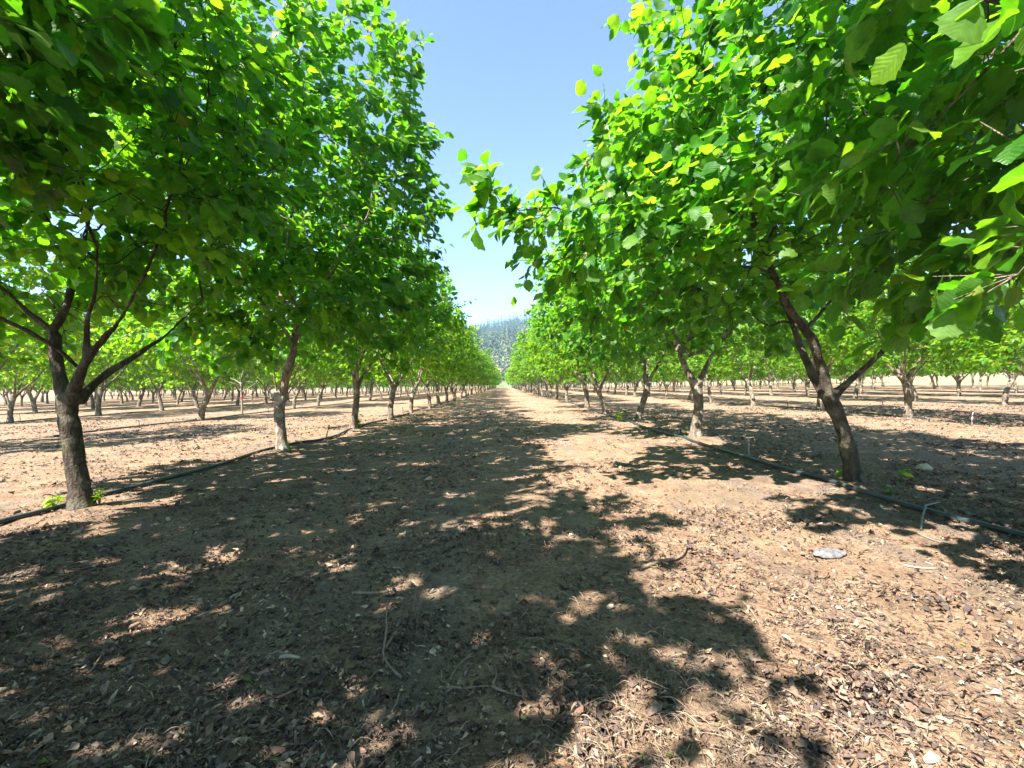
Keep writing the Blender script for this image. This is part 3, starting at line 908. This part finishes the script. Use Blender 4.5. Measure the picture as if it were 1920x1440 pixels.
# straw-like clippings, thickest in the middle of the lane
st = MB()
x, y = scatter(26000, .95, 12)
k = g.random(len(x)) < np.clip(.05 + .95 * np.exp(-((x - .38) / .30) ** 2) + .3 * clumps(x, y), .02, 1)
x, y = x[k], y[k]; n = len(x)
d = g.random(n) * 2 * PI; L = g.uniform(.02, .11, n); bend = g.normal(0, .4, n)
sv = np.linspace(0, 1, 5)
ang = d[:, None] + bend[:, None] * sv[None]
dx = np.cumsum(np.cos(ang), 1) * (L / 5)[:, None]; dy = np.cumsum(np.sin(ang), 1) * (L / 5)[:, None]
lift = g.uniform(.004, .022, n)[:, None] * np.sin(PI * np.clip(sv, .05, .95))[None] + .005
cx = x[:, None] + dx; cy = y[:, None] + dy
cz = ground_z(cx, cy) + lift
wv = (g.uniform(.0004, .0009, n) * (1 + .16 * y))[:, None]
ox, oy = -np.sin(ang) * wv, np.cos(ang) * wv
# two blades crossed lengthwise so that a straw has body from every side
a = np.stack((cx + ox, cy + oy, cz), -1); b = np.stack((cx - ox, cy - oy, cz), -1); c = np.stack((cx, cy, cz + wv * 1.6), -1)
v = np.stack((a, b, c), 2).reshape(n, 15, 3)
base = []
for s in range(4):
    for e0, e1 in ((0, 1), (1, 2), (2, 0)):
        base.append((s * 3 + e0, s * 3 + e1, s * 3 + 3 + e1, s * 3 + 3 + e0))
base = np.array(base)
q = base[None] + (np.arange(n) * 15)[:, None, None]
st.add(v.reshape(-1, 3), q.reshape(-1, 4), r4=np.repeat(np.clip(.5 + .46 * g.random(n), 0, .95), len(base)))
o = st.obj('straw_clippings', M_LITTER, uv=True, rnd=True)
tag(o, 'pale dry grass clippings strewn along the lane', 'clippings', kind='stuff')

# ------------------------------------------------------------------ hoses
def hose(X, ys, label, r=.016, wob=.04, pts=None, name='irrigation_hose'):
    gg = np.random.default_rng(int(abs(X) * 100))
    if pts is None:
        pts = []
        for y in ys:
            x = X + gg.normal(0, wob)
            pts.append((x, y, 0))
    s = smooth_path(np.array(pts), .15)
    s[:, 2] = ground_z(s[:, 0], s[:, 1]) + r * .9
    k = np.ones(5) / 5
    s[2:-2, 2] = np.convolve(s[:, 2], k, 'valid') + .004
    root = empty(name, s[0])
    add_tube(MB(), s - s[0], r, 8).obj('pipe', M_HOSE, root)
    tag(root, label, 'hose', 'black irrigation hoses along the tree rows')
    return root, s


gp = lambda px, py: tuple(G(px, py)[:2]) + (0,)
ptsL = [(-3.3, .2, 0), (-3.32, 1.8, 0), gp(-40, 1000), gp(60, 972), gp(200, 931), gp(300, 905), gp(420, 872), gp(508, 845), gp(560, 832)] + [(-3.25 + .08 * math.sin(y), y, 0) for y in np.arange(8.2, 76, 3)]
hl, sl = hose(-3.2, None, 'black irrigation hose along the first tree row left of the lane', .019, pts=ptsL)
ptsR = [(3.1, .2, 0), (3.12, 1.6, 0), gp(1980, 1022), gp(1900, 1000), gp(1735, 958), gp(1600, 920), gp(1450, 877), gp(1290, 828), gp(1200, 800), gp(1150, 783), gp(1100, 766)] + [(3.0 + .08 * math.sin(y), y, 0) for y in np.arange(21, 76, 3)]
hr, sr = hose(3.1, None, 'black irrigation hose crossing in front of the leaning tree, right of the lane', .019, pts=ptsR)
# a frayed cord holds the hose down
c = G(1735, 958)
k = int(np.argmin(np.linalg.norm(sr[:, :2] - c[:2], axis=1))); pc = sr[k]
cord = smooth_path(np.array((G(1760, 942) + (0, 0, .012), (pc + G(1760, 942)) / 2 + (0, 0, .022), pc + (0.01, .012, .026), pc + (-.012, -.014, .022), G(1729, 972) + (0, 0, .014), G(1727, 990) + (0, 0, .008))), .015)
add_tube(MB(), cord - sr[0], .0065 + .002 * np.sin(np.arange(len(cord))), 6).obj('cord', M_CORD, hr)
for row in range(1, 6):
    hose(-3.2 - 6.15 * row, np.arange(5.0 + 4.6 * row, 76, 2.6), f'black irrigation hose along the {ORD[row]} tree row left of the lane', .018)
for row in range(1, 5):
    hose(2.95 + 6.15 * row, np.arange(5.0 + 4.6 * row, 76, 2.6), f'black irrigation hose along the {ORD[row]} tree row right of the lane', .018)


# ------------------------------------------------------------------ sprinkler stakes
def stake(p, h, label, pale=False, r=.010):
    gg = np.random.default_rng(int(abs(p[0] * 37 + p[1] * 91)))
    root = empty('sprinkler_stake', p)
    ln = gg.normal(0, .03, 2)
    s = np.array(((0, 0, -.06), (ln[0] * .4, ln[1] * .4, h * .5), (ln[0], ln[1], h)))
    add_tube(MB(), s, (r, r * .95, r * .85), 8).obj('stake', M_NOZZLE if pale else M_STAKE, root)
    nz = MB(); add_lathe(nz, [(0, 0), (.014, .002), (.016, .014), (.009, .02), (.010, .034), (.016, .038), (.016, .045), (0, .048)], (ln[0], ln[1], h - .006), 10)
    nz.obj('nozzle', M_NOZZLE if pale else M_STAKE, root)
    f = smooth_path(np.array(((ln[0] * .9, ln[1] * .9, h * .85), (.04, -.02, h * .6), (.07, -.05, .06), (.05, -.16, .012))), .03)
    add_tube(MB(), f, .0035, 5).obj('feed_tube', M_HOSE, root)
    tag(root, label, 'sprinkler', 'sprinkler stakes along the hoses')


def stake_px(px, py, top, label, pale=False, r=.010):
    p = G(px, py)
    stake(p, max(.12, P(px, top, p[1])[2]), label, pale, r)


stake_px(610, 825, 800, 'thin dark sprinkler stake beside the hose between second and third trunks, left of the lane')
stake_px(756, 778, 766, 'short dark sprinkler stake near the fifth trunk left of the lane')
stake_px(262, 803, 791, 'thin sprinkler stake in the second row left of the lane, before a leaning trunk')
stake_px(503, 771, 762, 'thin sprinkler stake in the second row left of the lane, right of the bare tree')
stake_px(38, 788, 777, 'thin sprinkler stake at the far left in the third row')
stake_px(1404, 862, 828, 'sprinkler stake with a pale nozzle beside the hose, left of the leaning tree', True, .010)
stake_px(1083, 762, 750, 'small pale sprinkler stake by the hose near the fifth trunk right of the lane', True)
stake_px(1822, 797, 775, 'white sprinkler stake standing in the second row right of the lane', True, .013)
stake_px(1478, 765, 754, 'small dark sprinkler stake far right between rows, behind the leaning tree')
stake_px(1655, 760, 748, 'small dark sprinkler stake beyond the cut stub, right of the lane')

# ------------------------------------------------------------------ dead young tree with red tape
g = np.random.default_rng(31)
b = DEAD; Yd = b[1]
root = empty('bare_young_tree', b)
mb = MB()
mp = lambda px, py, dd=0: P(px, py, Yd + dd) - b
add_tube(mb, smooth_path(np.array((mp(454, 785), mp(454, 765), mp(453, 745), mp(452, 716))), .08), .036, 8)
for br in (((452, 722), (449, 700, -.1), (444, 690, -.3)), ((452, 720), (440, 712, .2), (432, 710, .3)), ((452, 718), (462, 716, .1), (478, 717, .2)), ((453, 735), (465, 728, -.2), (480, 718, -.3)), ((452, 718), (453, 706), (458, 690, .2)), ((452, 725), (440, 720, -.2), (430, 716, -.2))):
    s = smooth_path(np.array([mp(*q) for q in br]), .06)
    add_tube(mb, s, np.linspace(.022, .007, len(s)), 5)
mb.obj('trunk', M_WOOD_GREY, root)
s = np.array((mp(453, 748), mp(453, 742)))
add_tube(MB(), s, .040, 8).obj('tape', M_RED, root)
tag(root, 'bare young tree with bleached twigs and red tape, left of the lane', 'tree')


# ------------------------------------------------------------------ weeds and suckers
def plant(p, h, n, sz, label, spread=.5, seed=1, wide=1.0, name='weed_plant', stems=4):
    gg = np.random.default_rng(seed)
    root = empty(name, p)
    sm, lf = MB(), MB()
    P_, T_, N_ = [], [], []
    for k in range(stems):
        a = gg.random() * 6.28; e = gg.uniform(.1, spread)
        tip = np.array((math.cos(a) * e * h, math.sin(a) * e * h, h * gg.uniform(.6, 1)))
        s = smooth_path(np.array(((0, 0, -.01), tip * (.35, .35, .5), tip)), .02)
        add_tube(sm, s, np.linspace(.0035, .0015, len(s)), 4)
        for j in range(max(1, n // stems)):
            u = gg.uniform(.3, 1)
            q = s[int(u * (len(s) - 1))]
            aa = gg.random() * 6.28
            P_.append(q); T_.append((math.cos(aa), math.sin(aa), gg.uniform(-.3, .5))); N_.append((gg.normal(0, .4), gg.normal(0, .4), 1))
    P_, T_, N_ = map(np.array, (P_, T_, N_))
    add_leaves(lf, P_, T_, N_.astype(float), gg.uniform(.6, 1.2, len(P_)) * sz, 1, gg.uniform(.5, .92, len(P_)), gg, wide=wide)
    sm.obj('stem', M_WEED, root, rnd=True)
    lf.obj('foliage', M_WEED, root, uv=True, rnd=True)
    tag(root, label, 'plant')


plant(G(187, 958), .17, 34, .045, 'upright green weed against the foot of the dark mossy trunk', .25, 2, .4, stems=5)
plant(G(100, 960), .13, 36, .06, 'low ferny green weed on the hose left of the dark mossy trunk', .9, 3, .4, stems=6)
plant(G(672, 805), .34, 40, .07, 'leafy green sucker shoot at the foot of the third trunk left of the lane', .6, 4, stems=6, name='sucker_shoot')
plant(G(1161, 792), .30, 40, .065, 'pale green sucker shoot beside the hose, right side of the lane', .3, 5, stems=5, name='sucker_shoot')
plant(G(1690, 905), .20, 5, .085, 'seedling with bright green leaves right of the leaning trunk', .3, 6, .8, stems=3, name='hazel_seedling')
plant(G(1580, 898), .10, 8, .05, 'small yellow green sprout at the left foot of the leaning trunk', .5, 7, .7, stems=3, name='hazel_seedling')
plant(G(1672, 928), .12, 14, .03, 'thin pale weed in front of the bright seedling, right of the leaning trunk', .8, 8, .4, stems=5)
plant(G(1285, 822), .20, 10, .03, 'dry thin weed at the left foot of the forked trunk', .5, 9, .5, stems=6)
plant(G(545, 852), .13, 16, .03, 'low dry tuft at the right foot of the straight pale trunk', .8, 10, .4, stems=8)


# ------------------------------------------------------------------ sticks on the ground
def stick(label, runs, r, mat=M_WOOD_DRY, name='fallen_twig', lift=.010):
    root = None; mb = MB(); o0 = None
    for pts in runs:
        w = np.array([G(*q[:2]) + (0, 0, lift + (q[2] if len(q) > 2 else 0)) for q in pts])
        if o0 is None: o0 = w[0].copy()
        s = smooth_path(w, .025)
        s[:, :2] += np.cumsum(rng.normal(0, .0016, (len(s), 2)), 0)
        add_tube(mb, s - o0, np.linspace(r, r * .55, len(s)) * (1 + .12 * rng.normal(size=len(s))), 6)
    ob = mb.obj(name, mat, loc=o0)
    tag(ob, label, 'twig')


stick('thick hooked brown stick lying on the edge of the sunlit patch', [[(1200, 1066), (1240, 1056), (1275, 1049), (1290, 1035), (1292, 1020)]], .010)
stick('arched grey twig standing off the soil in the shaded middle of the lane', [[(752, 1266), (728, 1248), (718, 1222), (724, 1195, .03), (729, 1150, .05)], [(722, 1215), (745, 1195, .02)]], .005)
stick('forked thin twig lying at the bottom centre of the lane', [[(838, 1287), (880, 1289), (922, 1286)], [(922, 1286), (929, 1262), (926, 1236)], [(922, 1286), (950, 1296), (985, 1306)], [(955, 1297), (975, 1290)]], .0045)
stick('long straight reddish twig lying slantwise at the lower left', [[(520, 1312), (560, 1290), (600, 1266), (636, 1243)]], .0042)
stick('slender dark twig curving out of the shade at the lower right', [[(1405, 1263), (1450, 1280), (1500, 1308), (1525, 1325)]], .006)
stick('short upright twig at the bottom edge right of centre', [[(1566, 1355), (1567, 1335), (1560, 1316)]], .007)
stick('pale broken wood chip lying in the shade left of centre', [[(524, 1236), (542, 1232), (561, 1234)]], .009, M_WOOD_PALE, 'wood_chip')
stick('brown flat bark piece lying in the shaded lane', [[(662, 1116), (695, 1117), (728, 1115)]], .008, M_WOOD_DRY, 'bark_piece')
stick('small bent twig near the bottom edge below the arched grey twig', [[(748, 1298), (746, 1315), (735, 1332)]], .004)
stick('thin pale straw stalk on the sunlit soil beside the crumpled plastic', [[(1696, 1062), (1730, 1068), (1760, 1069)]], .004, M_WOOD_PALE)
stick('small twig reaching up behind the forked twig in the lane', [[(845, 1275), (860, 1250), (888, 1228)]], .003)
stick('thin stick crossing the sunlit soil at the lower right', [[(1392, 1130), (1420, 1160), (1432, 1180)]], .004)
stick('slim dry stem in the shade at the far lower left', [[(168, 1268), (195, 1232), (205, 1215)]], .004)
stick('narrow dry stem in the shade at left below the hose', [[(208, 1120), (230, 1110), (250, 1102)]], .0035)
stick('grey dry stalk under the black hose at right', [[(1650, 950), (1662, 946), (1674, 948)]], .006, M_CORD)
stick('long thin stalk lying below the black hose at right', [[(1720, 1000), (1745, 1008), (1790, 1022)]], .0045, M_CORD)

# pale stone
g = np.random.default_rng(8)
c = G(1733, 880)
u, w = np.meshgrid(np.linspace(0, 2 * PI, 15)[:-1], np.linspace(.05, PI - .05, 9))
rr = .055 * (1 + .16 * np.sin(u * 2 + 1) * np.sin(w * 3) + .08 * np.sin(u * 3))
v = np.stack((rr * np.sin(w) * np.cos(u) * 1.2, rr * np.sin(w) * np.sin(u), rr * np.cos(w) * .75 + .02), -1).reshape(-1, 3)
i, j = np.meshgrid(np.arange(8), np.arange(14), indexing='ij'); j2 = (j + 1) % 14
q = np.stack((i * 14 + j, (i + 1) * 14 + j, (i + 1) * 14 + j2, i * 14 + j2), -1).reshape(-1, 4)
ob = MB().add(v, q).obj('stone', M_STONE, loc=c)
tag(ob, 'pale rounded stone in the shade right of the leaning tree', 'stone')

# crumpled plastic, flattened, on the sunlit soil
c = G(1556, 1040)
na, nr = 40, 9
th = np.linspace(0, 2 * PI, na + 1)[:-1]; rr = np.linspace(0, 1, nr)
T, Q = np.meshgrid(th, rr)
ox = .088 * Q * np.cos(T) * (1 + .10 * np.sin(3 * T + 1) + .06 * np.sin(7 * T)); oy = .050 * Q * np.sin(T) * (1 + .16 * np.sin(2 * T) + .08 * np.sin(5 * T + 2))
fold = .007 * np.sin(T * 1 + Q * 7.5) + .005 * np.sin(ox * 110 + oy * 70) + .004 * np.sin(oy * 190 - ox * 60)
top = .008 * (1 - Q ** 3) + fold * np.minimum(1, Q * 2) * (1 - .4 * Q) + .009
v = np.concatenate((np.stack((ox, oy, top + .004), -1).reshape(-1, 3), np.stack((ox * .98, oy * .98, top * .35), -1).reshape(-1, 3)))
i, j = np.meshgrid(np.arange(nr - 1), np.arange(na), indexing='ij'); j2 = (j + 1) % na
q = np.stack((i * na + j, (i + 1) * na + j, (i + 1) * na + j2, i * na + j2), -1).reshape(-1, 4)
nn = na * nr
rim = np.stack(((nr - 1) * na + np.arange(na), nn + (nr - 1) * na + np.arange(na), nn + (nr - 1) * na + (np.arange(na) + 1) % na, (nr - 1) * na + (np.arange(na) + 1) % na), -1)
ob = MB().add(v, np.concatenate((q, q[:, ::-1] + nn, rim))).obj('plastic_scrap', M_PLASTIC, loc=c)
ob.rotation_euler = (0, 0, .1)
tag(ob, 'crumpled flat grey plastic scrap lying on the sunlit soil', 'litter')

# ------------------------------------------------------------------ hill and forest far behind
def hill_z(x, y):
    d = y - 205 - 14 * np.sin(x / 90)
    a = np.clip(d, 0, None)
    z = 46 * (1 - np.exp(-a / 110)) + 62 / (1 + np.exp(-(d - 370) / 70)) - 62 / (1 + np.exp(370 / 70))
    z = z * .83 * (1 + .18 * np.sin(x / 170 + .4) + .08 * np.sin(x / 61)) + 9 * vnoise(x / 45, y / 45) * np.clip(d / 60, 0, 1)
    return z - 2.0


hx = np.linspace(-900, 900, 181); hy = np.linspace(196, 900, 120)
Xh, Yh = np.meshgrid(hx, hy)
v = np.stack((Xh, Yh, hill_z(Xh, Yh) + np.maximum(ground_z(Xh, Yh) - 0.3, -.2)), -1).reshape(-1, 3)
nx, ny = len(hx), len(hy)
i, j = np.meshgrid(np.arange(ny - 1), np.arange(nx - 1), indexing='ij')
q = np.stack((i * nx + j, i * nx + j + 1, (i + 1) * nx + j + 1, (i + 1) * nx + j), -1).reshape(-1, 4)
m, nt = new_mat('hillside_grass')
ps = nd(nt, 'ShaderNodeNewGeometry').outputs['Position']
cc = ramp(nt, noise(nt, ps, .02, 6, .6), [(.35, (.09, .12, .06)), (.52, (.17, .18, .10)), (.70, (.33, .30, .19))])
finish(nt, nd(nt, 'ShaderNodeBsdfPrincipled', i={'Base Color': cc, 'Roughness': .95, 'Specular IOR Level': .1}).outputs[0])
tag(MB().add(v, q).obj('hill', m), 'wooded hill beyond the orchard', kind='structure')

g = np.random.default_rng(77)
mf, nt = new_mat('conifer_needles')
cc = ramp(nt, attr(nt, 'rnd'), [(0, (.025, .05, .025)), (.55, (.045, .075, .035)), (.8, (.12, .14, .07)), (1, (.22, .21, .13))])
finish(nt, nd(nt, 'ShaderNodeBsdfPrincipled', i={'Base Color': cc, 'Roughness': .9, 'Specular IOR Level': .1}).outputs[0])
fo = MB()
n = 8000
x = np.concatenate((g.uniform(-800, 800, n), g.uniform(-70, 70, 1800))); y = np.concatenate((np.exp(g.uniform(math.log(225), math.log(860), n)), np.exp(g.uniform(math.log(212), math.log(700), 1800))))
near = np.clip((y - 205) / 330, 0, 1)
keep = g.random(len(x)) < .35 + .65 * near
x, y, near = x[keep], y[keep], near[keep]
n = len(x)
H = g.uniform(9, 21, n) * (.75 + .25 * near)
zb = hill_z(x, y) + np.maximum(ground_z(x, y) - .3, -.2)
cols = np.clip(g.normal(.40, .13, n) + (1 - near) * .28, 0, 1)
K = 26
for k in range(K):                              # drooping sprays in whorls up each stem
    f = (k + g.random(n)) / K
    a = g.random(n) * 2 * PI
    rad = H * .17 * (1 - f) ** .85 * g.uniform(.7, 1.25, n) + .25
    z0 = zb + H * (.08 + .92 * f)
    ca, sa = np.cos(a), np.sin(a)
    w = rad * .42
    p0 = np.stack((x, y, z0 + H * .05), -1)
    p1 = np.stack((x + ca * rad - sa * w, y + sa * rad + ca * w, z0 - rad * .35), -1)
    p2 = np.stack((x + ca * rad + sa * w, y + sa * rad - ca * w, z0 - rad * .35), -1)
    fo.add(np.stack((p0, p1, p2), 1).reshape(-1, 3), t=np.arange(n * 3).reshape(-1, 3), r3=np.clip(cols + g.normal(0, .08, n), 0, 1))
tag(fo.obj('conifer_forest', mf, smooth=False, rnd=True), 'dark conifer forest covering the far hill', 'forest', kind='stuff')

# ------------------------------------------------------------------ air
HAZE = 0.0006
if HAZE:
    mb = MB()
    a, b_, c0, c1 = -1900, 1900, -8.0, 150.0
    y0, y1 = -60, 1700
    v = np.array([(xx, yy, zz) for zz in (c0, c1) for yy in (y0, y1) for xx in (a, b_)], float)
    q = np.array([(0, 2, 3, 1), (4, 5, 7, 6), (0, 1, 5, 4), (1, 3, 7, 5), (3, 2, 6, 7), (2, 0, 4, 6)])
    mh, nt = new_mat('haze_air')
    vol = nd(nt, 'ShaderNodeVolumePrincipled', i={'Color': (.50, .74, 1.0, 1), 'Density': HAZE, 'Anisotropy': .2})
    oo = nt.nodes.new('ShaderNodeOutputMaterial'); nt.links.new(vol.outputs[0], oo.inputs['Volume'])
    tag(mb.add(v, q).obj('haze', mh, smooth=False), 'thin bluish air haze over the valley', 'haze', kind='stuff')

# ------------------------------------------------------------------ light
to_sun = Vector((-.50, -.50, .80)).normalized()
sd = bpy.data.lights.new('sun', 'SUN'); sd.energy = 5.0; sd.angle = R(.53); sd.color = (1, .94, .84)
so = bpy.data.objects.new('sun', sd); COL.objects.link(so)
so.rotation_euler = to_sun.to_track_quat('Z', 'Y').to_euler()
so.location = (-20, -8, 40)
W = bpy.data.worlds.new('World'); S.world = W; W.use_nodes = True
nt = W.node_tree; nt.nodes.clear()
sky = nd(nt, 'ShaderNodeTexSky', sky_type='NISHITA', sun_disc=False, sun_elevation=math.asin(to_sun.z),
         sun_rotation=math.atan2(to_sun.x, to_sun.y), air_density=.85, dust_density=.05, ozone_density=2.5, altitude=100)
bg = nd(nt, 'ShaderNodeBackground', i={'Color': sky.outputs[0], 'Strength': .072})
wo = nt.nodes.new('ShaderNodeOutputWorld'); nt.links.new(bg.outputs[0], wo.inputs['Surface'])

S.view_settings.view_transform = 'Standard'
S.view_settings.look = 'None'
S.view_settings.gamma = 1
S.view_settings.exposure = 2.4
S.cycles.use_denoising = True
S.cycles.max_bounces = 8
S.cycles.diffuse_bounces = 4
S.cycles.transmission_bounces = 6
S.cycles.glossy_bounces = 2
S.cycles.volume_bounces = 0
S.cycles.sample_clamp_indirect = 6
S.cycles.use_adaptive_sampling = True
